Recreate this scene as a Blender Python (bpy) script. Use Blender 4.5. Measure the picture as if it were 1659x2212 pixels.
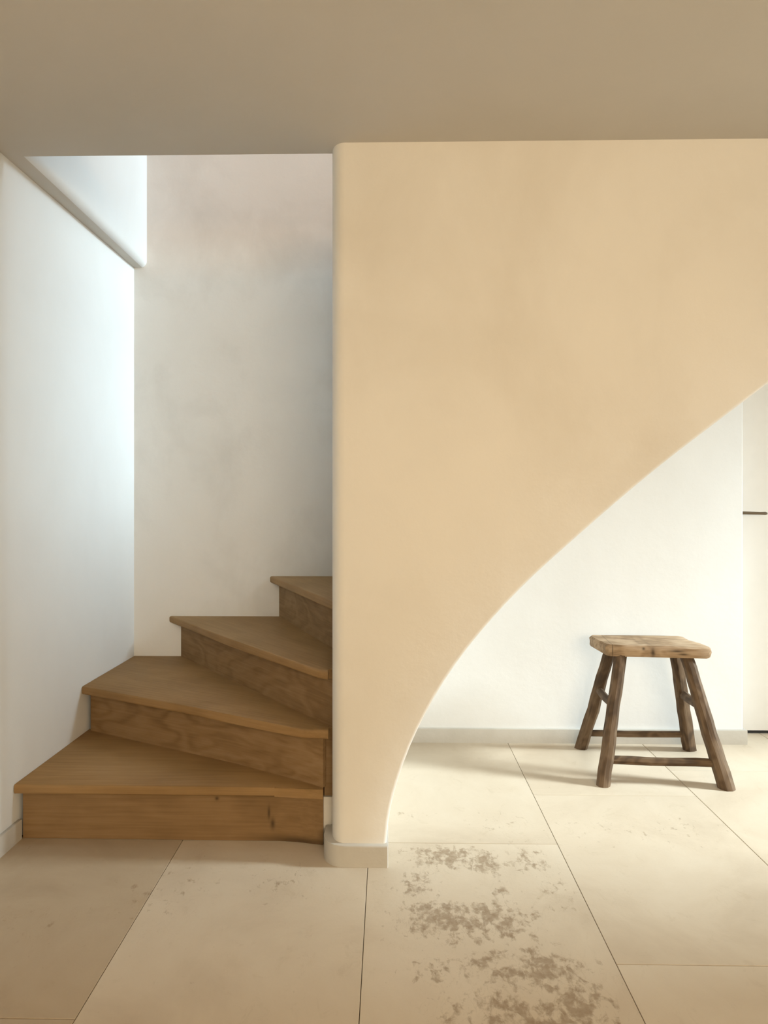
import bpy, bmesh, math, random
from mathutils import Vector, Matrix

# ------------------------------------------------------------------ clear
for o in list(bpy.data.objects):
    bpy.data.objects.remove(o, do_unlink=True)
SC = bpy.context.scene
COL = SC.collection
rnd = random.Random(7)

# ------------------------------------------------------------------ camera
F_PX, CX, CY, EYE, YAW = 1530.0, 809.0, 1077.0, 1.10, math.radians(1.1)
cam_d = bpy.data.cameras.new('camera')
cam = bpy.data.objects.new('camera', cam_d)
COL.objects.link(cam)
cam.location = (0, 0, EYE)
cam.rotation_euler = (math.pi / 2, 0, YAW)
cam_d.sensor_fit = 'VERTICAL'
cam_d.sensor_height = 36.0
cam_d.sensor_width = 27.0
cam_d.lens = 36.0 * F_PX / 2212.0
cam_d.shift_x = (829.5 - CX) / 2212.0
cam_d.shift_y = -(1106.0 - CY) / 2212.0
cam_d.clip_start = 0.05
SC.camera = cam

# ------------------------------------------------------------------ world
W = bpy.data.worlds.new('world')
SC.world = W
W.use_nodes = True
bg = W.node_tree.nodes['Background']
bg.inputs[0].default_value = (0.75, 0.87, 1.0, 1)
bg.inputs[1].default_value = 0.6

SC.view_settings.view_transform = 'Standard'
SC.view_settings.look = 'None'
SC.view_settings.gamma = 1.0
SC.view_settings.use_curve_mapping = False
SC.view_settings.exposure = 0.0


def area(name, loc, target, sx, sy, power, color, spread=180):
    d = bpy.data.lights.new(name, 'AREA')
    d.shape = 'RECTANGLE'
    d.size, d.size_y = sx, sy
    d.energy = power
    d.color = color
    d.spread = math.radians(spread)
    o = bpy.data.objects.new(name, d)
    COL.objects.link(o)
    o.location = loc
    o.rotation_euler = (Vector(target) - Vector(loc)).to_track_quat('-Z', 'Y').to_euler()
    return o


# daylight of the glass door at the far end of the passage under the stairs
area('passage_daylight', (6.6, 1.95, 3.2), (0.6, 2.55, 0.0), 0.80, 1.5, 970, (0.82, 0.95, 1.0))
area('passage_skylight', (3.56, 2.34, 1.0), (0, 2.6, 0.9), 0.75, 1.9, 4, (0.88, 0.97, 1.0))
# daylight of the window over the upper flight: open sky, and the part thrown straight down the stairwell
area('stairwell_daylight', (2.95, 2.52, 3.70), (-1.2, 2.7, 1.0), 0.40, 1.2, 7.2, (0.70, 0.88, 1.0), spread=72)
area('stairwell_skylight', (2.90, 3.16, 3.0), (-1.18, 3.28, 1.50), 0.16, 0.6, 6.5, (0.74, 0.92, 1.0), spread=36)
# low warm light of the upper floor, shining over the slab edge onto the stairwell wall
area('upper_floor_daylight', (-0.2, 0.33, 2.80), (-0.4, 3.2, 2.6), 1.4, 0.36, 18, (1.0, 0.52, 0.20))
# window of the room behind the photographer
area('room_daylight', (0.95, -2.38, 1.60), (0.1, 2.0, 1.0), 1.6, 0.9, 78, (1.0, 0.79, 0.53))


# ------------------------------------------------------------------ materials
def new_mat(name):
    m = bpy.data.materials.new(name)
    m.use_nodes = True
    nt = m.node_tree
    b = nt.nodes['Principled BSDF']
    return m, nt, b


def N(nt, kind, **kw):
    n = nt.nodes.new(kind)
    for k, v in kw.items():
        if k in n.inputs:
            n.inputs[k].default_value = v
        else:
            setattr(n, k, v)
    return n


def math_n(nt, op, a, b=None, clamp=False):
    n = nt.nodes.new('ShaderNodeMath')
    n.operation = op
    n.use_clamp = clamp
    for i, v in enumerate((a, b)):
        if v is None:
            continue
        if isinstance(v, (int, float)):
            n.inputs[i].default_value = v
        else:
            nt.links.new(v, n.inputs[i])
    return n.outputs[0]


def ramp(nt, src, stops):
    r = nt.nodes.new('ShaderNodeValToRGB')
    el = r.color_ramp.elements
    while len(el) > 1:
        el.remove(el[0])
    el[0].position = stops[0][0]
    el[0].color = (*stops[0][1], 1) if len(stops[0][1]) == 3 else stops[0][1]
    for p, c in stops[1:]:
        e = el.new(p)
        e.color = (*c, 1)
    nt.links.new(src, r.inputs[0])
    return r.outputs[0]


def mix(nt, fac, a, b, mode='MIX'):
    n = nt.nodes.new('ShaderNodeMix')
    n.data_type = 'RGBA'
    n.blend_type = mode
    for sock, v in ((n.inputs[0], fac), (n.inputs[6], a), (n.inputs[7], b)):
        if isinstance(v, (int, float)):
            sock.default_value = v
        elif isinstance(v, tuple):
            sock.default_value = (*v, 1)
        else:
            nt.links.new(v, sock)
    return n.outputs[2]


def mapped(nt, coord, scale=(1, 1, 1), loc=(0, 0, 0)):
    mp = nt.nodes.new('ShaderNodeMapping')
    mp.inputs['Scale'].default_value = scale
    mp.inputs['Location'].default_value = loc
    nt.links.new(coord, mp.inputs['Vector'])
    return mp.outputs[0]


def noise(nt, vec, scale, detail=4, rough=0.55, dist=0.0):
    n = nt.nodes.new('ShaderNodeTexNoise')
    n.inputs['Scale'].default_value = scale
    n.inputs['Detail'].default_value = detail
    n.inputs['Roughness'].default_value = rough
    n.inputs['Distortion'].default_value = dist
    nt.links.new(vec, n.inputs['Vector'])
    return n.outputs[0]


def bump(nt, b, height, strength, dist):
    n = nt.nodes.new('ShaderNodeBump')
    n.inputs['Strength'].default_value = strength
    n.inputs['Distance'].default_value = dist
    nt.links.new(height, n.inputs['Height'])
    nt.links.new(n.outputs[0], b.inputs['Normal'])


def plaster(name, light, dark, cloud=1.3):
    """hand-trowelled limewash: soft clouds of tone, faint brush relief"""
    m, nt, b = new_mat(name)
    pos = nt.nodes.new('ShaderNodeNewGeometry').outputs['Position']
    n1 = noise(nt, pos, cloud, 5, 0.5, 0.6)
    n2 = noise(nt, mapped(nt, pos, (1, 1, 0.6), (3, 1, 2)), cloud * 3.1, 6, 0.6, 0.4)
    s = math_n(nt, 'ADD', math_n(nt, 'MULTIPLY', n1, 0.65), math_n(nt, 'MULTIPLY', n2, 0.35))
    c = ramp(nt, s, [(0.33, dark), (0.52, light), (0.70, tuple(min(1, v * 1.04) for v in light))])
    nt.links.new(c, b.inputs['Base Color'])
    b.inputs['Roughness'].default_value = 0.92
    b.inputs['Specular IOR Level'].default_value = 0.15
    h = math_n(nt, 'ADD', noise(nt, pos, 5, 3, 0.5),
               math_n(nt, 'MULTIPLY', noise(nt, pos, 70, 4, 0.6), 0.12))
    bump(nt, b, h, 0.25, 0.012)
    return m


M = {}
M['plaster'] = plaster('limewash_cream', (0.80, 0.775, 0.72), (0.735, 0.70, 0.635))
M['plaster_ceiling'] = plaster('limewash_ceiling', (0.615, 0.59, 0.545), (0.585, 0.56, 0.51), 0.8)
M['plaster_stair'] = plaster('limewash_grey', (0.765, 0.768, 0.75), (0.655, 0.65, 0.625), 1.7)
M['plaster_left'] = plaster('limewash_pale', (0.79, 0.81, 0.815), (0.755, 0.77, 0.77), 1.0)
M['plaster_white'] = plaster('limewash_white', (0.775, 0.78, 0.77), (0.735, 0.735, 0.72), 1.0)


def stone_trim():
    m, nt, b = new_mat('stone_skirting')
    pos = nt.nodes.new('ShaderNodeNewGeometry').outputs['Position']
    c = ramp(nt, noise(nt, pos, 7, 6, 0.6), [(0.3, (0.50, 0.47, 0.415)), (0.7, (0.57, 0.54, 0.485))])
    nt.links.new(c, b.inputs['Base Color'])
    b.inputs['Roughness'].default_value = 0.75
    bump(nt, b, noise(nt, pos, 60, 4), 0.15, 0.004)
    return m


M['skirting'] = stone_trim()


def tile_mat():
    """honed limestone slabs: per-slab tone, clouds, brown fossil stains and pits"""
    m, nt, b = new_mat('limestone')
    g = nt.nodes.new('ShaderNodeNewGeometry')
    pos = g.outputs['Position']
    oi = nt.nodes.new('ShaderNodeObjectInfo')
    rv = oi.outputs['Random']
    off = nt.nodes.new('ShaderNodeCombineXYZ')
    nt.links.new(math_n(nt, 'MULTIPLY', rv, 13.0), off.inputs[2])
    va = nt.nodes.new('ShaderNodeVectorMath')
    va.operation = 'ADD'
    nt.links.new(pos, va.inputs[0])
    nt.links.new(off.outputs[0], va.inputs[1])
    p = va.outputs[0]
    cloud = noise(nt, p, 2.4, 8, 0.62, 0.5)
    base = ramp(nt, cloud, [(0.28, (0.51, 0.415, 0.305)), (0.5, (0.59, 0.495, 0.375)), (0.72, (0.635, 0.545, 0.425))])
    tone = math_n(nt, 'ADD', math_n(nt, 'MULTIPLY', rv, 0.06), 0.97)
    cm = nt.nodes.new('ShaderNodeCombineColor')
    for i in range(3):
        nt.links.new(tone, cm.inputs[i])
    base = mix(nt, 1.0, base, cm.outputs[0], 'MULTIPLY')
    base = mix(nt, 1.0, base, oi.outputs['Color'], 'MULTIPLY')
    # stained patches of the slab in front of the stair foot (x, y, rx, ry, weight)
    sep = nt.nodes.new('ShaderNodeSeparateXYZ')
    warp = nt.nodes.new('ShaderNodeTexNoise')
    warp.inputs['Scale'].default_value = 7
    warp.inputs['Detail'].default_value = 4
    nt.links.new(pos, warp.inputs['Vector'])
    wv = nt.nodes.new('ShaderNodeVectorMath')
    wv.operation = 'MULTIPLY_ADD'
    nt.links.new(warp.outputs[1], wv.inputs[0])
    wv.inputs[1].default_value = (0.16, 0.16, 0)
    nt.links.new(pos, wv.inputs[2])
    nt.links.new(wv.outputs[0], sep.inputs[0])
    blobs = [(0.18, 2.17, 0.10, 0.07, 1.0), (0.29, 2.13, 0.08, 0.08, 1.0), (0.10, 2.01, 0.07, 0.10, 0.8),
             (0.15, 1.86, 0.11, 0.09, 1.0), (0.27, 1.86, 0.09, 0.09, 1.0), (0.42, 2.17, 0.05, 0.09, 0.75),
             (0.31, 1.99, 0.06, 0.08, 0.7), (0.47, 2.02, 0.05, 0.12, 0.5), (0.40, 1.88, 0.05, 0.08, 0.55),
             (0.12, 1.65, 0.07, 0.05, 0.75), (0.24, 1.68, 0.07, 0.06, 0.8), (0.29, 1.63, 0.06, 0.07, 0.85),
             (0.24, 1.53, 0.09, 0.06, 0.9), (0.37, 1.66, 0.08, 0.08, 1.0), (0.41, 1.54, 0.09, 0.08, 1.0),
             (0.31, 1.47, 0.14, 0.06, 1.0), (0.13, 1.50, 0.05, 0.06, 0.6), (0.36, 1.78, 0.07, 0.06, 0.55),
             (-0.32, 2.02, 0.10, 0.12, 0.42), (-0.62, 1.95, 0.14, 0.16, 0.4), (-0.98, 1.80, 0.16, 0.14, 0.35),
             (1.12, 1.71, 0.16, 0.04, 0.75), (0.93, 2.38, 0.18, 0.10, 0.4), (0.72, 2.40, 0.14, 0.1, 0.35),
             (0.40, 2.42, 0.12, 0.08, 0.4), (1.05, 1.60, 0.08, 0.04, 0.6), (0.10, 2.45, 0.06, 0.015, 0.5)]
    total = None
    for x, y, rx, ry, w in blobs:
        dx = math_n(nt, 'MULTIPLY', math_n(nt, 'SUBTRACT', sep.outputs[0], x + 0.08), 1 / rx)
        dy = math_n(nt, 'MULTIPLY', math_n(nt, 'SUBTRACT', sep.outputs[1], y + 0.08), 1 / ry)
        d2 = math_n(nt, 'ADD', math_n(nt, 'MULTIPLY', dx, dx), math_n(nt, 'MULTIPLY', dy, dy))
        g1 = math_n(nt, 'MULTIPLY', math_n(nt, 'EXPONENT', math_n(nt, 'MULTIPLY', d2, -0.62)), w)
        total = g1 if total is None else math_n(nt, 'MAXIMUM', total, g1)
    pat = noise(nt, mapped(nt, pos, (1.2, 0.8, 1)), 33, 7, 0.62, 0.25)
    # one clear island stays bare in the upper cluster
    dx = math_n(nt, 'MULTIPLY', math_n(nt, 'SUBTRACT', sep.outputs[0], 0.215 + 0.08), 1 / 0.065)
    dy = math_n(nt, 'MULTIPLY', math_n(nt, 'SUBTRACT', sep.outputs[1], 2.0 + 0.08), 1 / 0.055)
    d2 = math_n(nt, 'ADD', math_n(nt, 'MULTIPLY', dx, dx), math_n(nt, 'MULTIPLY', dy, dy))
    total = math_n(nt, 'SUBTRACT', total, math_n(nt, 'EXPONENT', math_n(nt, 'MULTIPLY', d2, -0.8)), True)
    sc = math_n(nt, 'ADD', pat, math_n(nt, 'MULTIPLY', total, 0.32))
    stain = math_n(nt, 'MULTIPLY', math_n(nt, 'SUBTRACT', sc, 0.69), 7.5, True)
    col = mix(nt, math_n(nt, 'MULTIPLY', math_n(nt, 'MULTIPLY', stain, math_n(nt, 'ADD', math_n(nt, 'MULTIPLY', noise(nt, pos, 60, 3), 0.9), 0.25), True), 0.9), base, (0.23, 0.15, 0.08))
    # small scattered flecks everywhere
    fl = noise(nt, mapped(nt, p, (1.3, 0.8, 1)), 13, 9, 0.72, 0.7)
    fm = math_n(nt, 'MULTIPLY', math_n(nt, 'SUBTRACT', fl, 0.575), 5.0, True)
    col = mix(nt, math_n(nt, 'MULTIPLY', fm, 0.34), col, (0.36, 0.27, 0.165))
    # hairline veins inside the stains
    vr = nt.nodes.new('ShaderNodeTexNoise')
    vr.inputs['Scale'].default_value = 16
    vr.inputs['Detail'].default_value = 6
    vr.inputs['Distortion'].default_value = 1.2
    nt.links.new(mapped(nt, pos, (1.6, 0.7, 1)), vr.inputs['Vector'])
    ve = math_n(nt, 'ABSOLUTE', math_n(nt, 'SUBTRACT', vr.outputs[0], 0.5))
    vm = math_n(nt, 'SUBTRACT', 1.0, math_n(nt, 'MULTIPLY', ve, 90.0), True)
    vm = math_n(nt, 'MULTIPLY', vm, math_n(nt, 'MULTIPLY', total, 0.8, True))
    col = mix(nt, math_n(nt, 'MULTIPLY', vm, 0.35), col, (0.22, 0.145, 0.07))
    nt.links.new(col, b.inputs['Base Color'])
    b.inputs['Roughness'].default_value = 0.62
    b.inputs['Specular IOR Level'].default_value = 0.35
    h = math_n(nt, 'SUBTRACT', math_n(nt, 'ADD', math_n(nt, 'MULTIPLY', noise(nt, pos, 110, 3), 0.10),
                                      math_n(nt, 'MULTIPLY', noise(nt, pos, 14, 5), 0.3)),
               math_n(nt, 'ADD', math_n(nt, 'MULTIPLY', stain, 0.25), math_n(nt, 'MULTIPLY', fm, 0.12)))
    bump(nt, b, h, 0.35, 0.006)
    return m


M['tile'] = tile_mat()


def plain(name, c, rough=0.6, metal=0.0, vary=0.06):
    m, nt, b = new_mat(name)
    pos = nt.nodes.new('ShaderNodeNewGeometry').outputs['Position']
    cc = ramp(nt, noise(nt, pos, 14, 4), [(0.3, tuple(v * (1 - vary) for v in c)), (0.7, tuple(min(1, v * (1 + vary)) for v in c))])
    nt.links.new(cc, b.inputs['Base Color'])
    b.inputs['Roughness'].default_value = rough
    b.inputs['Metallic'].default_value = metal
    return m


M['grout'] = plain('grout', (0.26, 0.21, 0.15), 0.95)
M['door_paint'] = plain('white_door_paint', (0.89, 0.89, 0.87), 0.5, vary=0.012)
M['iron'] = plain('dark_bronze', (0.15, 0.11, 0.065), 0.5, 0.35)
M['gap_shade'] = plain('door_gap_shade', (0.03, 0.03, 0.032), 0.8)  # near-black colour standing in for the shade under the door
M['frame_paint'] = plain('window_paint', (0.75, 0.75, 0.72), 0.5)


def wood(name, dark, mid, light, along=(1.2, 16, 16), rough=0.6, knots_and_marks=(), relief=0.2, ring=0.55, freq=30.0):
    """grain runs along the piece's own x axis; knots are (x, z, rx, rz) in local metres"""
    m, nt, b = new_mat(name)
    tc = nt.nodes.new('ShaderNodeTexCoord').outputs['Object']
    oi = nt.nodes.new('ShaderNodeObjectInfo')
    off = nt.nodes.new('ShaderNodeCombineXYZ')
    nt.links.new(math_n(nt, 'MULTIPLY', oi.outputs['Random'], 9.0), off.inputs[0])
    nt.links.new(math_n(nt, 'MULTIPLY', oi.outputs['Random'], 3.0), off.inputs[2])
    va = nt.nodes.new('ShaderNodeVectorMath')
    va.operation = 'ADD'
    nt.links.new(tc, va.inputs[0])
    nt.links.new(off.outputs[0], va.inputs[1])
    p = va.outputs[0]
    # slow figure that bends the growth rings, then fine fibre
    fig = noise(nt, mapped(nt, p, (along[0] * 1.6, along[1] * 0.32, along[2] * 0.32)), 1.0, 3, 0.55, 0.3)
    rings = math_n(nt, 'SINE', math_n(nt, 'MULTIPLY', fig, freq))
    rings = math_n(nt, 'ADD', math_n(nt, 'MULTIPLY', rings, 0.5), 0.5)
    fib = noise(nt, mapped(nt, p, (along[0] * 3, along[1] * 7, along[2] * 7)), 1.0, 5, 0.6)
    cloud = noise(nt, p, 3.2, 4, 0.5)
    s = math_n(nt, 'ADD', math_n(nt, 'ADD', math_n(nt, 'MULTIPLY', rings, 0.22 * ring / 0.55),
                                 math_n(nt, 'MULTIPLY', fib, 0.40)), math_n(nt, 'MULTIPLY', cloud, 0.45))
    c = ramp(nt, s, [(0.30, dark), (0.52, mid), (0.78, light)])
    if knots_and_marks:
        sep = nt.nodes.new('ShaderNodeSeparateXYZ')
        nt.links.new(tc, sep.inputs[0])
        k = None
        for x, z, rx, rz in knots_and_marks:
            dx = math_n(nt, 'MULTIPLY', math_n(nt, 'SUBTRACT', sep.outputs[0], x), 1 / rx)
            dz = math_n(nt, 'MULTIPLY', math_n(nt, 'SUBTRACT', sep.outputs[2], z), 1 / rz)
            d2 = math_n(nt, 'ADD', math_n(nt, 'MULTIPLY', dx, dx), math_n(nt, 'MULTIPLY', dz, dz))
            g1 = math_n(nt, 'EXPONENT', math_n(nt, 'MULTIPLY', d2, -1.0))
            k = g1 if k is None else math_n(nt, 'MAXIMUM', k, g1)
        c = mix(nt, math_n(nt, 'MULTIPLY', k, 0.85), c, tuple(v * 0.30 for v in dark))
    nt.links.new(c, b.inputs['Base Color'])
    b.inputs['Roughness'].default_value = rough
    b.inputs['Specular IOR Level'].default_value = 0.3
    h = math_n(nt, 'ADD', math_n(nt, 'MULTIPLY', fib, 0.5), math_n(nt, 'MULTIPLY', rings, 0.25))
    bump(nt, b, h, relief, 0.004)
    return m


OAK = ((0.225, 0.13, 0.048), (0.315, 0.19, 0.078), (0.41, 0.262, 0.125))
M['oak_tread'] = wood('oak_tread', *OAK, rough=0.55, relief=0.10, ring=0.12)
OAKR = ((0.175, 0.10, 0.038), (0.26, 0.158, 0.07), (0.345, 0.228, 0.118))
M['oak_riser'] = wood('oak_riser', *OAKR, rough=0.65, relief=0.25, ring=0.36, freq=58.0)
M['oak_riser_marked'] = wood('oak_riser_marked', *OAKR, rough=0.65, relief=0.15, ring=0.14,
                            knots_and_marks=((0.632, 0.134, 0.006, 0.006), (0.812, 0.055, 0.007, 0.016), (0.80, 0.09, 0.004, 0.02), (0.90, 0.005, 0.12, 0.012)))  # knots and a streak, then a wide dark band along the riser foot
ELM = ((0.045, 0.026, 0.013), (0.105, 0.063, 0.033), (0.19, 0.125, 0.072))
M['elm_leg'] = wood('old_elm_leg', *ELM, along=(3, 30, 30), rough=0.7, relief=0.5)
ELMS = ((0.16, 0.098, 0.05), (0.335, 0.225, 0.13), (0.49, 0.36, 0.235))
M['elm_seat'] = wood('old_elm_seat', *ELMS, along=(3, 30, 30), rough=0.7, relief=0.6,
                     knots_and_marks=((-0.005, 0.492, 0.008, 0.018), (0.085, 0.500, 0.03, 0.005), (-0.04, 0.506, 0.006, 0.006), (-0.157, 0.495, 0.0018, 0.03), (0.11, 0.488, 0.02, 0.004)))


# ------------------------------------------------------------------ mesh helpers
def link(name, bm, mat, parent=None, mw=None, smooth=None):
    bmesh.ops.recalc_face_normals(bm, faces=bm.faces)
    me = bpy.data.meshes.new(name)
    bm.to_mesh(me)
    bm.free()
    o = bpy.data.objects.new(name, me)
    COL.objects.link(o)
    if mat:
        me.materials.append(mat)
    if mw is not None:
        o.matrix_world = mw
    if parent:
        o.parent = parent
        o.matrix_parent_inverse = Matrix.Identity(4)
        if mw is not None:
            o.matrix_basis = parent_world(parent).inverted() @ mw
        else:
            o.matrix_basis = parent_world(parent).inverted()
    if smooth is not None:
        for f in me.polygons:
            f.use_smooth = True
        me.set_sharp_from_angle(angle=math.radians(smooth))
    return o


def parent_world(p):
    m = p.matrix_basis.copy()
    while p.parent:
        p = p.parent
        m = p.matrix_basis @ m
    return m


def tag(o, label, cat, group=None, kind=None):
    o['label'] = label
    o['category'] = cat
    if group:
        o['group'] = group
    if kind:
        o['kind'] = kind
    return o


def empty(name, loc):
    o = bpy.data.objects.new(name, None)
    COL.objects.link(o)
    o.location = loc
    o.empty_display_size = 0.1
    return o


def box(bm, x0, x1, y0, y1, z0, z1):
    v = [bm.verts.new((x, y, z)) for x in (x0, x1) for y in (y0, y1) for z in (z0, z1)]
    for q in ((0, 1, 3, 2), (4, 6, 7, 5), (0, 4, 5, 1), (2, 3, 7, 6), (0, 2, 6, 4), (1, 5, 7, 3)):
        bm.faces.new([v[i] for i in q])
    return v


def prism(bm, pts, axis, a, b):
    """closed outline pts (2D) swept along axis from a to b"""
    def P(u, v, w):
        return {'z': (u, v, w), 'y': (u, w, v), 'x': (w, u, v)}[axis]
    lo = [bm.verts.new(P(u, v, a)) for u, v in pts]
    hi = [bm.verts.new(P(u, v, b)) for u, v in pts]
    n = len(pts)
    bm.faces.new(lo)
    bm.faces.new(hi[::-1])
    for i in range(n):
        bm.faces.new((lo[i], hi[i], hi[(i + 1) % n], lo[(i + 1) % n]))
    return lo, hi


def bevel(bm, test, w, seg=3):
    ed = [e for e in bm.edges if test(e.verts[0].co, e.verts[1].co)]
    if ed:
        bmesh.ops.bevel(bm, geom=ed, offset=w, segments=seg, profile=0.5, affect='EDGES')


def arc(cx, cy, rx, ry, a0, a1, n):
    return [(cx + rx * math.cos(math.radians(a0 + (a1 - a0) * i / n)),
             cy + ry * math.sin(math.radians(a0 + (a1 - a0) * i / n))) for i in range(n + 1)]


# ------------------------------------------------------------------ key planes
CEIL = 2.17
PY0, PY1 = 2.127, 2.25          # the stair wall, front and back face
PX0 = -0.172                    # its rounded left end
BACK = 3.262                    # back wall of the stairwell
ALC = 3.208                     # wall under the stairs
LW = lambda y: -1.198 + 0.019 * (y - 2.2)   # left wall, slightly out of square
UPX = -1.118                    # wall face above the opening, left
OPY = 2.194                     # front edge of the stair opening
ROOMX = 1.95                    # right wall of the front room
ENDX = 3.5                      # end of the passage
UPZ = 4.5
REAR = -2.45

# ------------------------------------------------------------------ floor and slabs
bm = bmesh.new()
box(bm, -1.3, ENDX + 0.25, REAR - 0.1, 3.6, -0.10, -0.006)
floor = link('floor', bm, M['grout'])
tag(floor, 'pale limestone slab floor running under the stairs and the stool', 'floor', kind='structure')
TW, TL, J = 0.60, 0.957, 0.0009
tile_mesh = {}
starts = {-2: 1.484, -1: 2.32, 0: 2.265, 1: 2.641, 2: 1.93, 3: 2.35, 4: 2.7, 5: 2.5}
for k, y0 in starts.items():
    xa, xb = -0.061 + TW * k, -0.061 + TW * (k + 1)
    xa = max(xa, -1.19)
    n0 = math.floor((REAR - y0) / TL)
    y = y0 + n0 * TL
    while y < 3.42:
        ya, yb = max(y, REAR), min(y + TL, 3.42)
        y += TL
        if yb - ya < 0.02 or (xa > 1.9 and yb < 1.0):
            continue
        w, l = xb - xa - 2 * J, yb - ya - 2 * J
        key = (round(w, 4), round(l, 4))
        if key not in tile_mesh:
            b2 = bmesh.new()
            box(b2, -w / 2, w / 2, -l / 2, l / 2, -0.02, 0)
            bevel(b2, lambda p, q: p.z > -0.001 and q.z > -0.001, 0.0008, 1)
            bmesh.ops.recalc_face_normals(b2, faces=b2.faces)
            me = bpy.data.meshes.new('tile')
            b2.to_mesh(me)
            b2.free()
            me.materials.append(M['tile'])
            tile_mesh[key] = me
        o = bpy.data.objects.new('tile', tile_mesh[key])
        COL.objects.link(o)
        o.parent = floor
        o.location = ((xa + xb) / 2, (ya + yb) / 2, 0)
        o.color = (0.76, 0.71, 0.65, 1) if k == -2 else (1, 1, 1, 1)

# ------------------------------------------------------------------ ceiling slab with the stair opening
bm = bmesh.new()
pts = [(-1.35, REAR - 0.1), (ENDX + 0.2, REAR - 0.1), (ENDX + 0.2, PY0 + 0.06), (PX0 + 0.08, PY0 + 0.06),
       (PX0 + 0.08, OPY), (-1.35, OPY)]
prism(bm, pts, 'z', CEIL, CEIL + 0.26)
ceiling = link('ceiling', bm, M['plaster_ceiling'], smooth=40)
tag(ceiling, 'beige limewashed ceiling with rounded edge at the stair opening', 'ceiling', kind='structure')

# ------------------------------------------------------------------ stair wall with the swept cut-out
CURVE_PX = [(833, 1832), (834, 1808), (838, 1775), (843, 1745), (850, 1718), (859, 1685), (871, 1650), (885, 1613), (901, 1578),
            (919, 1542), (939, 1505), (960, 1470), (984, 1435), (1009, 1401), (1036, 1368), (1064, 1336), (1093, 1304), (1123, 1273),
            (1155, 1242), (1188, 1211), (1222, 1182), (1258, 1150), (1295, 1117), (1334, 1083), (1375, 1049), (1420, 1010),
            (1465, 976), (1510, 942), (1556, 907), (1607, 868), (1659, 829)]


def on_plane(x, y, Y):
    a, b = (x - CX) / F_PX, (CY - y) / F_PX
    dx = -math.sin(YAW) + math.cos(YAW) * a
    dy = math.cos(YAW) + math.sin(YAW) * a
    return dx * Y / dy, EYE + b * Y / dy


curve = [on_plane(x, y, PY0) for x, y in CURVE_PX]
curve[0] = (curve[0][0], 0.0)
# a light hand smoothing of the traced sweep
for _ in range(2):
    curve = [curve[0]] + [((a[0] + 2 * b[0] + c[0]) / 4, (a[1] + 2 * b[1] + c[1]) / 4)
                          for a, b, c in zip(curve, curve[1:], curve[2:])] + [curve[-1]]
sl = (curve[-1][1] - curve[-4][1]) / (curve[-1][0] - curve[-4][0])
xe = curve[-1][0] + (CEIL - 0.05 - curve[-1][1]) / sl
curve.append((xe, CEIL - 0.05))
curve.append((ENDX, CEIL - 0.05))


def stair_wall_mesh():
    bm = bmesh.new()
    R, RY = 0.042, 0.062
    r = 0.010
    # cross-section sweep: each level of the wall outline is a horizontal slice along the curve
    left = arc(PX0 + R, PY0 + RY, R, RY, 180, 270, 8)           # rounded left end, front corner
    # front face as strips between x stations of the curve: build outline polygon in (x,z)
    zt = CEIL + 0.3
    cur = list(curve)
    # offset of the curve into the wall for the small rounded arris
    def off(i, d):
        a = cur[max(i - 1, 0)]
        b = cur[min(i + 1, len(cur) - 1)]
        t = Vector((b[0] - a[0], b[1] - a[1])).normalized()
        n = Vector((-t.y, t.x))
        return cur[i][0] + n.x * d, cur[i][1] + n.y * d
    prof = [(r, PY0)] + [(r - r * math.sin(math.radians(a)), PY0 + r - r * math.cos(math.radians(a))) for a in (30, 60, 90)]
    prof = prof + [(0.0, PY1)]
    rows = []
    for i in range(len(cur)):
        row = []
        for d, y in prof:
            x, z = off(i, d)
            if i == 0:
                z = 0.0
            row.append(bm.verts.new((x, y, z)))
        rows.append(row)
    for a, b in zip(rows, rows[1:]):
        for j in range(len(prof) - 1):
            bm.faces.new((a[j], a[j + 1], b[j + 1], b[j]))
    # front face: fan each curve station to the top edge or the left end
    fx = left[-1][0]
    zs = [row[0].co.z for row in rows]
    lowleft = bm.verts.new((fx, PY0, 0))
    lv = [lowleft]
    for i in range(1, len(rows)):
        lv.append(bm.verts.new((fx, PY0, zs[i])))
    for i in range(len(rows) - 2):
        if zs[i + 1] > zs[i]:
            bm.faces.new((lv[i], rows[i][0], rows[i + 1][0], lv[i + 1]))
    tl = bm.verts.new((fx, PY0, zt))
    tr = bm.verts.new((ENDX, PY0, zt))
    k = len(rows) - 2
    bm.faces.new((lv[k], rows[k][0], rows[k + 1][0], tr, tl))
    # rounded left end and back face
    ring = [(x, y) for x, y in left[::-1]] + [(PX0, PY1)]
    cols = []
    for x, y in ring[1:]:
        cols.append((bm.verts.new((x, y, 0)), bm.verts.new((x, y, zt))))
    prev = None
    for lo, hi in cols:
        if prev:
            bm.faces.new((prev[0], lo, hi, prev[1]))
        prev = (lo, hi)
    bm.faces.new([lowleft] + lv[1:k + 1] + [tl, cols[0][1], cols[0][0]])
    bl = cols[-1]
    br = bm.verts.new((ENDX, PY1, zt))
    backs = [row[-1] for row in rows]
    bm.faces.new([bl[0], bl[1], br] + backs[::-1])
    return bm


sw = link('wall_stair', stair_wall_mesh(), M['plaster'], smooth=35)
tag(sw, 'cream plaster wall with a sweeping curved cut-out in front of the stairs', 'wall', kind='structure')

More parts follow.
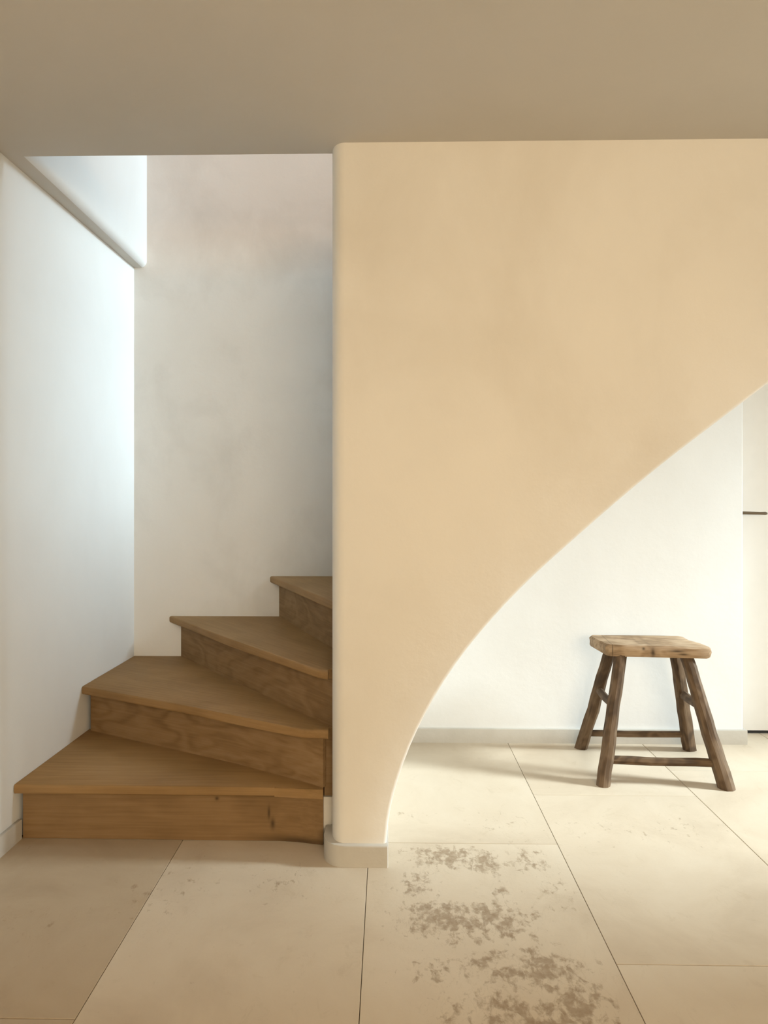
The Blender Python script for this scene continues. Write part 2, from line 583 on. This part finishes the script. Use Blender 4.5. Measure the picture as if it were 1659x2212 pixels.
# plastered underside of the stairs, following the sweep to the back
bm = bmesh.new()
th = 0.05
low, up = [], []
for i, (x, z) in enumerate(curve):
    a = curve[max(i - 1, 0)]
    b = curve[min(i + 1, len(curve) - 1)]
    t = Vector((b[0] - a[0], b[1] - a[1])).normalized()
    low.append((x, z))
    up.append((x - t.y * th, max(0, z + t.x * th)))
rowsv = []
for (x, z), (x2, z2) in zip(low, up):
    rowsv.append([bm.verts.new((x, PY1 + 0.001, z)), bm.verts.new((x, ALC - 0.001, z)),
                  bm.verts.new((x2, ALC - 0.001, z2)), bm.verts.new((x2, PY1 + 0.001, z2))])
for a, b in zip(rowsv, rowsv[1:]):
    for j in range(4):
        bm.faces.new((a[j], a[(j + 1) % 4], b[(j + 1) % 4], b[j]))
bm.faces.new(rowsv[0])
bm.faces.new(rowsv[-1][::-1])
so = link('wall_underside', bm, M['plaster_white'], smooth=40)
tag(so, 'curved plaster underside of the stairs behind the cut-out', 'wall', kind='structure')

# ------------------------------------------------------------------ other walls
bm = bmesh.new()
y0, y1 = REAR - 0.1, BACK + 0.1
prism(bm, [(LW(y0), y0), (LW(y1), y1), (-1.36, y1), (-1.36, y0)], 'z', 0, CEIL)
o = link('wall_left', bm, M['plaster_left'])
tag(o, 'pale limewashed wall along the left of the steps', 'wall', kind='structure')

bm = bmesh.new()
box(bm, -1.36, UPX, OPY, BACK + 0.1, CEIL, UPZ)
bevel(bm, lambda p, q: abs(p.z - CEIL) < 1e-4 and abs(q.z - CEIL) < 1e-4 and abs(p.x - UPX) < 1e-4 and abs(q.x - UPX) < 1e-4, 0.030, 6)
box(bm, -1.36, UPX, 0.2, OPY - 0.001, CEIL + 0.262, UPZ)
o = link('wall_left_upper', bm, M['plaster_left'], smooth=40)
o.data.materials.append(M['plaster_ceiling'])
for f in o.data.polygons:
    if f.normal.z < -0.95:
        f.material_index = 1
tag(o, 'pale upper stairwell wall above the rounded opening edge', 'wall', kind='structure')

bm = bmesh.new()
box(bm, -1.36, 1.592, BACK, BACK + 0.12, 0, UPZ)
box(bm, 1.592, ENDX, BACK, BACK + 0.12, 2.09, UPZ)
o = link('wall_back', bm, M['plaster_stair'])
tag(o, 'grey mottled limewash wall behind the winding steps', 'wall', kind='structure')

bm = bmesh.new()
pts = [(x, z) for x, z in curve if x < 1.59]
pts = [(-0.03, 0.0)] + [(x - 0.02, z + 0.015) for x, z in pts[1:]]
zt = pts[-1][1] + (1.592 - pts[-1][0]) * sl
prism(bm, pts + [(1.592, zt), (1.592, 0.0)], 'y', ALC, BACK - 0.001)
bevel(bm, lambda p, q: abs(p.x - 1.592) < 1e-4 and abs(q.x - 1.592) < 1e-4 and abs(p.y - ALC) < 1e-4 and abs(q.y - ALC) < 1e-4, 0.006, 3)
o = link('wall_alcove', bm, M['plaster_white'], smooth=40)
tag(o, 'white wall under the stairs behind the stool', 'wall', kind='structure')

# upper stairwell shell: front, end and top
bm = bmesh.new()
box(bm, -1.36, ENDX, 0.2, 0.3, CEIL + 0.262, 2.6)
box(bm, -1.36, ENDX, 0.2, 0.3, 3.3, UPZ)
box(bm, -1.36, -0.95, 0.2, 0.3, 2.6, 3.3)
box(bm, 0.55, ENDX, 0.2, 0.3, 2.6, 3.3)
o = link('wall_upper_front', bm, M['plaster_stair'])
tag(o, 'upper floor wall far in front of the stair opening', 'wall', kind='structure')
bm = bmesh.new()
wy0, wy1, wz0, wz1 = 2.28, 3.25, 3.05, 4.35
X0, X1 = 3.0, 3.12
box(bm, X0, X1, 0.3, wy0, CEIL + 0.262, UPZ)
box(bm, X0, X1, wy1, BACK, CEIL + 0.262, UPZ)
box(bm, X0, X1, wy0, wy1, CEIL + 0.262, wz0)
box(bm, X0, X1, wy0, wy1, wz1, UPZ)
o = link('wall_upper_end', bm, M['plaster_stair'])
tag(o, 'upper stairwell end wall around the window', 'wall', kind='structure')
bm = bmesh.new()
box(bm, -1.36, ENDX, 0.2, BACK + 0.12, UPZ, UPZ + 0.1)
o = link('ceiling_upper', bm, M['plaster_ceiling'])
tag(o, 'plaster ceiling high over the stairwell', 'ceiling', kind='structure')

# front room: right wall up to the passage, rear wall with its window opening
bm = bmesh.new()
box(bm, ROOMX, ROOMX + 0.12, REAR, 1.20, 0, CEIL)
box(bm, ROOMX + 0.12, ENDX, 1.08, 1.20, 0, CEIL)
o = link('wall_right', bm, M['plaster'])
tag(o, 'cream plaster wall on the right of the room', 'wall', kind='structure')
bm = bmesh.new()
ra, rb, rz0, rz1 = 0.12, 1.80, 1.1, 2.08
box(bm, -1.3, ra, REAR - 0.1, REAR, 0, CEIL)
box(bm, rb, ROOMX + 0.12, REAR - 0.1, REAR, 0, CEIL)
box(bm, ra, rb, REAR - 0.1, REAR, 0, rz0)
box(bm, ra, rb, REAR - 0.1, REAR, rz1, CEIL)
o = link('wall_rear', bm, M['plaster'])
tag(o, 'cream plaster wall with a window behind the viewer', 'wall', kind='structure')
bm = bmesh.new()
box(bm, ENDX, ENDX + 0.12, 1.08, 1.94, 0, CEIL)
box(bm, ENDX, ENDX + 0.12, 2.75, 3.6, 0, CEIL)
box(bm, ENDX, ENDX + 0.12, 1.94, 2.75, 2.10, CEIL)
o = link('wall_passage_end', bm, M['plaster_white'])
tag(o, 'white end wall of the passage around its glass door', 'wall', kind='structure')

# wall that holds the white door, set back from the alcove wall
DY = 3.352
bm = bmesh.new()
box(bm, 2.40, ENDX, DY - 0.02, DY + 0.06, 0, 2.088)
o = link('wall_door', bm, M['plaster_white'])
tag(o, 'white wall around the set-back door', 'wall', kind='structure')
bm = bmesh.new()
box(bm, 1.594, 2.398, DY, DY + 0.045, 0.014, 2.086)
door = link('door_1', bm, M['door_paint'])
tag(door, 'white flush door at the right edge beyond the stool', 'door', kind='structure')
bm = bmesh.new()
box(bm, 1.594, 2.398, DY + 0.004, DY + 0.05, -0.004, 0.010)
link('shade_under_door', bm, M['gap_shade'], door)  # no real threshold: a dark strip painted as shade in the door gap
# lever handle: rose, neck and slightly drooping bar
bm = bmesh.new()
HZ = 1.034
bmesh.ops.create_cone(bm, cap_ends=True, segments=24, radius1=0.026, radius2=0.024, depth=0.010,
                      matrix=Matrix.Translation((1.620, DY - 0.005, HZ)) @ Matrix.Rotation(math.pi / 2, 4, 'X'))
bmesh.ops.create_cone(bm, cap_ends=True, segments=16, radius1=0.0085, radius2=0.0085, depth=0.05,
                      matrix=Matrix.Translation((1.620, DY - 0.030, HZ)) @ Matrix.Rotation(math.pi / 2, 4, 'X'))
st = [(1.612, 0.007, 0.0), (1.64, 0.0072, 0.0), (1.68, 0.007, -0.001), (1.715, 0.0065, -0.002), (1.738, 0.0075, -0.002), (1.746, 0.0045, -0.002)]
pr = None
for x, r, dz in st:
    ring = [bm.verts.new((x, DY - 0.055 + 0.9 * r * math.cos(a), HZ + dz + r * math.sin(a))) for a in [i * math.pi / 5 for i in range(10)]]
    if pr:
        for i in range(10):
            bm.faces.new((pr[i], pr[(i + 1) % 10], ring[(i + 1) % 10], ring[i]))
    else:
        bm.faces.new(ring[::-1])
    pr = ring
bm.faces.new(pr)
h = link('handle', bm, M['iron'], door, smooth=40)
h['label'] = 'dark bronze lever handle'

# ------------------------------------------------------------------ skirtings
BH, BT = 0.064, 0.013
bm = bmesh.new()
y0, y1 = REAR, 2.268
prism(bm, [(LW(y0), y0), (LW(y0) + BT, y0), (LW(y1) + BT, y1), (LW(y1), y1)], 'z', 0, BH)
bevel(bm, lambda p, q: p.z > BH - 1e-4 and q.z > BH - 1e-4, 0.003, 2)
o = link('baseboard_left', bm, M['skirting'], smooth=40)
tag(o, 'low stone skirting on the left wall ending at the first step', 'skirting', kind='structure')
bm = bmesh.new()
box(bm, 0.06, 1.592 + BT, ALC - BT, ALC, 0, BH)
box(bm, 1.592, 1.592 + BT, ALC, DY - 0.02, 0, BH)
bevel(bm, lambda p, q: p.z > BH - 1e-4 and q.z > BH - 1e-4 and abs(p.y - (ALC - BT)) < 1e-4 and abs(q.y - (ALC - BT)) < 1e-4, 0.003, 2)
o = link('baseboard_alcove', bm, M['skirting'], smooth=40)
tag(o, 'low stone skirting along the wall behind the stool', 'skirting', kind='structure')
# skirting block that wraps the foot of the stair wall
bm = bmesh.new()
e = 0.018
R, RY = 0.066, 0.076
out = arc(PX0 - 0.026 + R, PY0 - e + RY, R, RY, 180, 270, 10)
xf = curve[0][0] + 0.008
out = [(PX0 - 0.026, PY1)] + out + [(xf - 0.003, PY0 - e), (xf, PY0 - e + 0.003), (xf, PY1)]
prism(bm, out, 'z', 0, BH)
bevel(bm, lambda p, q: p.z > BH - 1e-4 and q.z > BH - 1e-4, 0.004, 2)
o = link('baseboard_stair', bm, M['skirting'], smooth=40)
tag(o, 'rounded stone skirting block at the foot of the curved wall', 'skirting', kind='structure')
# plastered cheek between the first riser and the wall foot
bm = bmesh.new()
box(bm, -0.2055, PX0 + 0.02, 2.252, 2.40, 0, 0.15)
o = link('trim_1', bm, M['plaster'])
tag(o, 'narrow plaster cheek between the first step and the curved wall', 'trim', kind='structure')

# ------------------------------------------------------------------ staircase
RISE = 0.1855
TH = 0.030
INX = PX0 - 0.013
stair = empty('staircase', (-0.7, 2.27, 0))
tag(stair, 'brown oak winder staircase turning right behind the curved wall', 'staircase')
lx = lambda y: LW(y) + 0.002
# risers run left end -> right end; noses are the visible front edges of the treads
risers = {
    1: [(lx(2.27) + 0.012, 2.272), (-0.36, 2.268), (-0.29, 2.262), (-0.206, 2.243)],
    2: [(lx(2.77) + 0.012, 2.772), (-0.519, 2.432), (-0.25, 2.268), (-0.206, 2.236)],
    3: [(-0.958, BACK - 0.002), (-0.545, 2.726), (-0.183, 2.254)],
    4: [(-0.503, BACK - 0.002), (-0.209, 2.587), (-0.064, 2.254)],
    5: [(-0.06, BACK - 0.002), (0.03, 2.254)],
}
noses = {
    1: [(lx(2.24), 2.240), (-0.36, 2.238), (-0.28, 2.234), (-0.204, 2.214)],
    2: [(lx(2.7), 2.722), (-0.716, 2.486), (-0.481, 2.352), (-0.272, 2.232), (-0.188, 2.226)],
    3: [(-1.012, BACK - 0.002), (-0.603, 2.722), (-0.186, 2.200)],
    4: [(-0.545, BACK - 0.002), (-0.245, 2.587), (-0.1035, 2.254)],
    5: [(-0.10, BACK - 0.002), (-0.01, 2.254)],
}
for n in range(6, 13):
    x = 0.03 + 0.245 * (n - 5)
    risers[n] = [(x, BACK - 0.002), (x, 2.254)]
    noses[n] = [(x - 0.04, BACK - 0.002), (x - 0.04, 2.254)]
noses[3][-1] = (-0.1745, 2.254)
risers[3][-1] = (-0.176, 2.254)
noses[3] = [(-1.012, BACK - 0.002), (-0.603, 2.722), (-0.225, 2.252), (-0.19, 2.228)]


def local_frame(p, q, z):
    d = Vector((q[0] - p[0], q[1] - p[1], 0)).normalized()
    n = Vector((-d.y, d.x, 0))
    m = Matrix((( d.x, n.x, 0, p[0]), (d.y, n.y, 0, p[1]), (0, 0, 1, z), (0, 0, 0, 1)))
    return m


def slab(outline, z0, z1, frame, name, mat, front=0, rnd_w=0.0):
    inv = frame.inverted()
    bm = bmesh.new()
    pts = [inv @ Vector((x, y, z0)) for x, y in outline]
    lo = [bm.verts.new(p) for p in pts]
    hi = [bm.verts.new(p + Vector((0, 0, z1 - z0))) for p in pts]
    k = len(pts)
    bm.faces.new(lo)
    bm.faces.new(hi[::-1])
    for i in range(k):
        bm.faces.new((lo[i], hi[i], hi[(i + 1) % k], lo[(i + 1) % k]))
    if front and rnd_w:
        fe = []
        for i in range(front - 1):
            for a, b in ((lo[i], lo[i + 1]), (hi[i], hi[i + 1])):
                e = bm.edges.get((a, b))
                if e:
                    fe.append(e)
        bmesh.ops.bevel(bm, geom=fe, offset=rnd_w, segments=3, profile=0.5, affect='EDGES')
    return link(name, bm, mat, stair, frame, smooth=50)


for n in sorted(noses):
    nose = noses[n]
    z = n * RISE
    if n in (1,):
        back = [(-0.206, 2.245), (-0.206, 2.262), (-0.25, 2.288), (-0.519, 2.452), (lx(2.79), 2.792)]
    elif n == 2:
        back = [(-0.188, 2.252), (PX0 + 0.002, 2.252), (PX0 + 0.002, 2.27), (-0.545, 2.75), (-0.94, BACK - 0.002), (lx(BACK), BACK - 0.002)]
    elif n == 3:
        back = [(-0.19, 2.252), (-0.04, 2.252), (-0.19, 2.60), (-0.48, BACK - 0.002)]
    elif n + 1 in risers:
        nx = risers[n + 1]
        back = [(p[0] + 0.02, p[1]) for p in nx[::-1]]
    else:
        back = [(nose[-1][0] + 0.30, 2.254), (nose[-1][0] + 0.30, BACK - 0.002)]
    fr = local_frame(nose[0], nose[-1] if n > 2 else nose[1], z - TH)
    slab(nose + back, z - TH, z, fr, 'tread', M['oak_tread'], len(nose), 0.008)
for n in sorted(risers):
    r = risers[n]
    d = Vector((r[-1][0] - r[0][0], r[-1][1] - r[0][1])).normalized()
    nn = Vector((-d.y, d.x)) * 0.018
    out = r + [(p[0] + nn.x, min(p[1] + nn.y, BACK - 0.002)) for p in r[::-1]]
    z0 = (n - 1) * RISE + (0.001 if n == 1 else 0)
    fr = local_frame(r[0], r[-1] if n > 2 else r[1], z0)
    slab(out, z0, n * RISE - TH - 0.0005, fr, 'riser', M['oak_riser_marked' if n == 1 else 'oak_riser'])
# dark stringer end beside the second riser
bm = bmesh.new()
box(bm, -0.2035, PX0 + 0.01, 2.258, 2.30, 0.152, 2 * RISE - TH - 0.001)
link('stringer', bm, M['oak_riser'], stair)

# ------------------------------------------------------------------ stool
stool = empty('stool', (1.07, 2.93, 0))
tag(stool, 'rustic old wooden stool with splayed legs standing on the stone floor', 'stool')
SZ0, SZ1 = 0.472, 0.517


def seat():
    bm = bmesh.new()
    # plan outline of the worn plank, front-left round to back-left
    fl, fr, br, bl = (0.872, 2.835), (1.262, 2.79), (1.262, 3.035), (0.858, 3.055)
    out = [(0.871, 2.856), (0.884, 2.842), (0.95, 2.828), (1.04, 2.815), (1.12, 2.806), (1.20, 2.796), (1.252, 2.794), (1.268, 2.806),
           (1.262, 2.87), (1.250, 2.95), (1.246, 3.01), (1.236, 3.035), (1.14, 3.047), (1.00, 3.052), (0.90, 3.057),
           (0.868, 3.052), (0.856, 3.03), (0.858, 2.95)]
    c = Vector((1.06, 2.93, 0))
    rg = random.Random(3)
    levels = [(SZ0, 0.965), (SZ0 + 0.007, 0.995), (SZ0 + 0.024, 1.0), (SZ1 - 0.007, 0.992), (SZ1, 0.955)]
    rows = []
    for z, s in levels:
        row = []
        for x, y in out:
            v = Vector((x, y, 0)) - c
            ln = v.length
            v = v * ((ln - (1 - s) * 0.17) / ln)
            row.append(bm.verts.new((c.x + v.x + rg.uniform(-1, 1) * 0.0022, c.y + v.y + rg.uniform(-1, 1) * 0.0026,
                                     z + rg.uniform(-1, 1) * 0.0018)))
        rows.append(row)
    k = len(out)
    for a, b in zip(rows, rows[1:]):
        for i in range(k):
            bm.faces.new((a[i], a[(i + 1) % k], b[(i + 1) % k], b[i]))
    bm.faces.new(rows[0][::-1])
    # dished top: inner rings
    prev = rows[-1]
    for s, dz in ((0.8, -0.001), (0.5, -0.004)):
        ring = [bm.verts.new((c.x + (v.co.x - c.x) * s, c.y + (v.co.y - c.y) * s, SZ1 + dz)) for v in rows[-1]]
        for i in range(k):
            bm.faces.new((prev[i], prev[(i + 1) % k], ring[(i + 1) % k], ring[i]))
        prev = ring
    bm.faces.new(prev)
    mw = Matrix.Translation((1.06, 2.93, 0)) @ Matrix.Rotation(math.radians(-5), 4, 'Z')
    bmesh.ops.transform(bm, matrix=mw.inverted(), verts=bm.verts)
    return link('seat', bm, M['elm_seat'], stool, mw, smooth=40)


seat()


def pole(name, p, q, r0, r1, mat, seed=0, sides=10, flat=1.0, segs=10, cut=True):
    """hand-hewn round member from p to q; local x runs along the grain"""
    p, q = Vector(p), Vector(q)
    ax = (q - p)
    L = ax.length
    ax.normalize()
    sd = ax.cross(Vector((0, 1, 0)))
    if sd.length < 0.2:
        sd = ax.cross(Vector((0, 0, 1)))
    sd.normalize()
    up = sd.cross(ax) * -1
    fr = Matrix(((ax.x, sd.x, up.x, p.x), (ax.y, sd.y, up.y, p.y), (ax.z, sd.z, up.z, p.z), (0, 0, 0, 1)))
    rg = random.Random(seed)
    inv = fr.inverted()
    bm = bmesh.new()
    ph = [rg.uniform(0.94, 1.05) for _ in range(sides)]
    prev = None
    for i in range(segs + 1):
        t = i / segs
        r = r0 + (r1 - r0) * t
        bx, bz = rg.uniform(-1, 1) * 0.0022, rg.uniform(-1, 1) * 0.0022
        ring = []
        for j in range(sides):
            a = 2 * math.pi * j / sides
            rr = r * ph[j] * rg.uniform(0.96, 1.035)
            co = Vector((L * t, rr * math.cos(a) + bx, rr * math.sin(a) * flat + bz))
            if cut and i == 0:
                # foot sawn level with the floor
                w = fr @ co
                dz = w.z - 0.0005
                w = w - ax * (dz / ax.z)
                co = inv @ w
            ring.append(bm.verts.new(co))
        if prev:
            for j in range(sides):
                bm.faces.new((prev[j], prev[(j + 1) % sides], ring[(j + 1) % sides], ring[j]))
        else:
            bm.faces.new(ring[::-1])
        prev = ring
    bm.faces.new(prev)
    return link(name, bm, mat, stool, fr, smooth=32)


feet = {'fl': (0.826, 2.738, 0), 'fr': (1.283, 2.716, 0), 'bl': (0.853, 3.140, 0), 'br': (1.320, 3.130, 0)}
tops = {'fl': (0.933, 2.862, 0.478), 'fr': (1.182, 2.832, 0.478), 'bl': (0.942, 3.005, 0.478), 'br': (1.205, 2.995, 0.478)}
for i, k in enumerate(('fl', 'fr', 'bl', 'br')):
    pole('leg', feet[k], tops[k], {'fl': 0.0275, 'fr': 0.033, 'bl': 0.0275, 'br': 0.029}[k], 0.0255, M['elm_leg'], 20 + i)


def along(k, z):
    a, b = Vector(feet[k]), Vector(tops[k])
    return a + (b - a) * (z / b.z)


for i, (a, za, b, zb, r) in enumerate((('fl', 0.088, 'fr', 0.088, 0.0165), ('bl', 0.072, 'br', 0.075, 0.0145),
                                       ('bl', 0.276, 'fl', 0.282, 0.0165), ('br', 0.262, 'fr', 0.285, 0.0175))):
    p, q = along(a, za), along(b, zb)
    pole('stretcher', p, q, r, r, M['elm_leg'], 40 + i, sides=8, cut=False, segs=5)
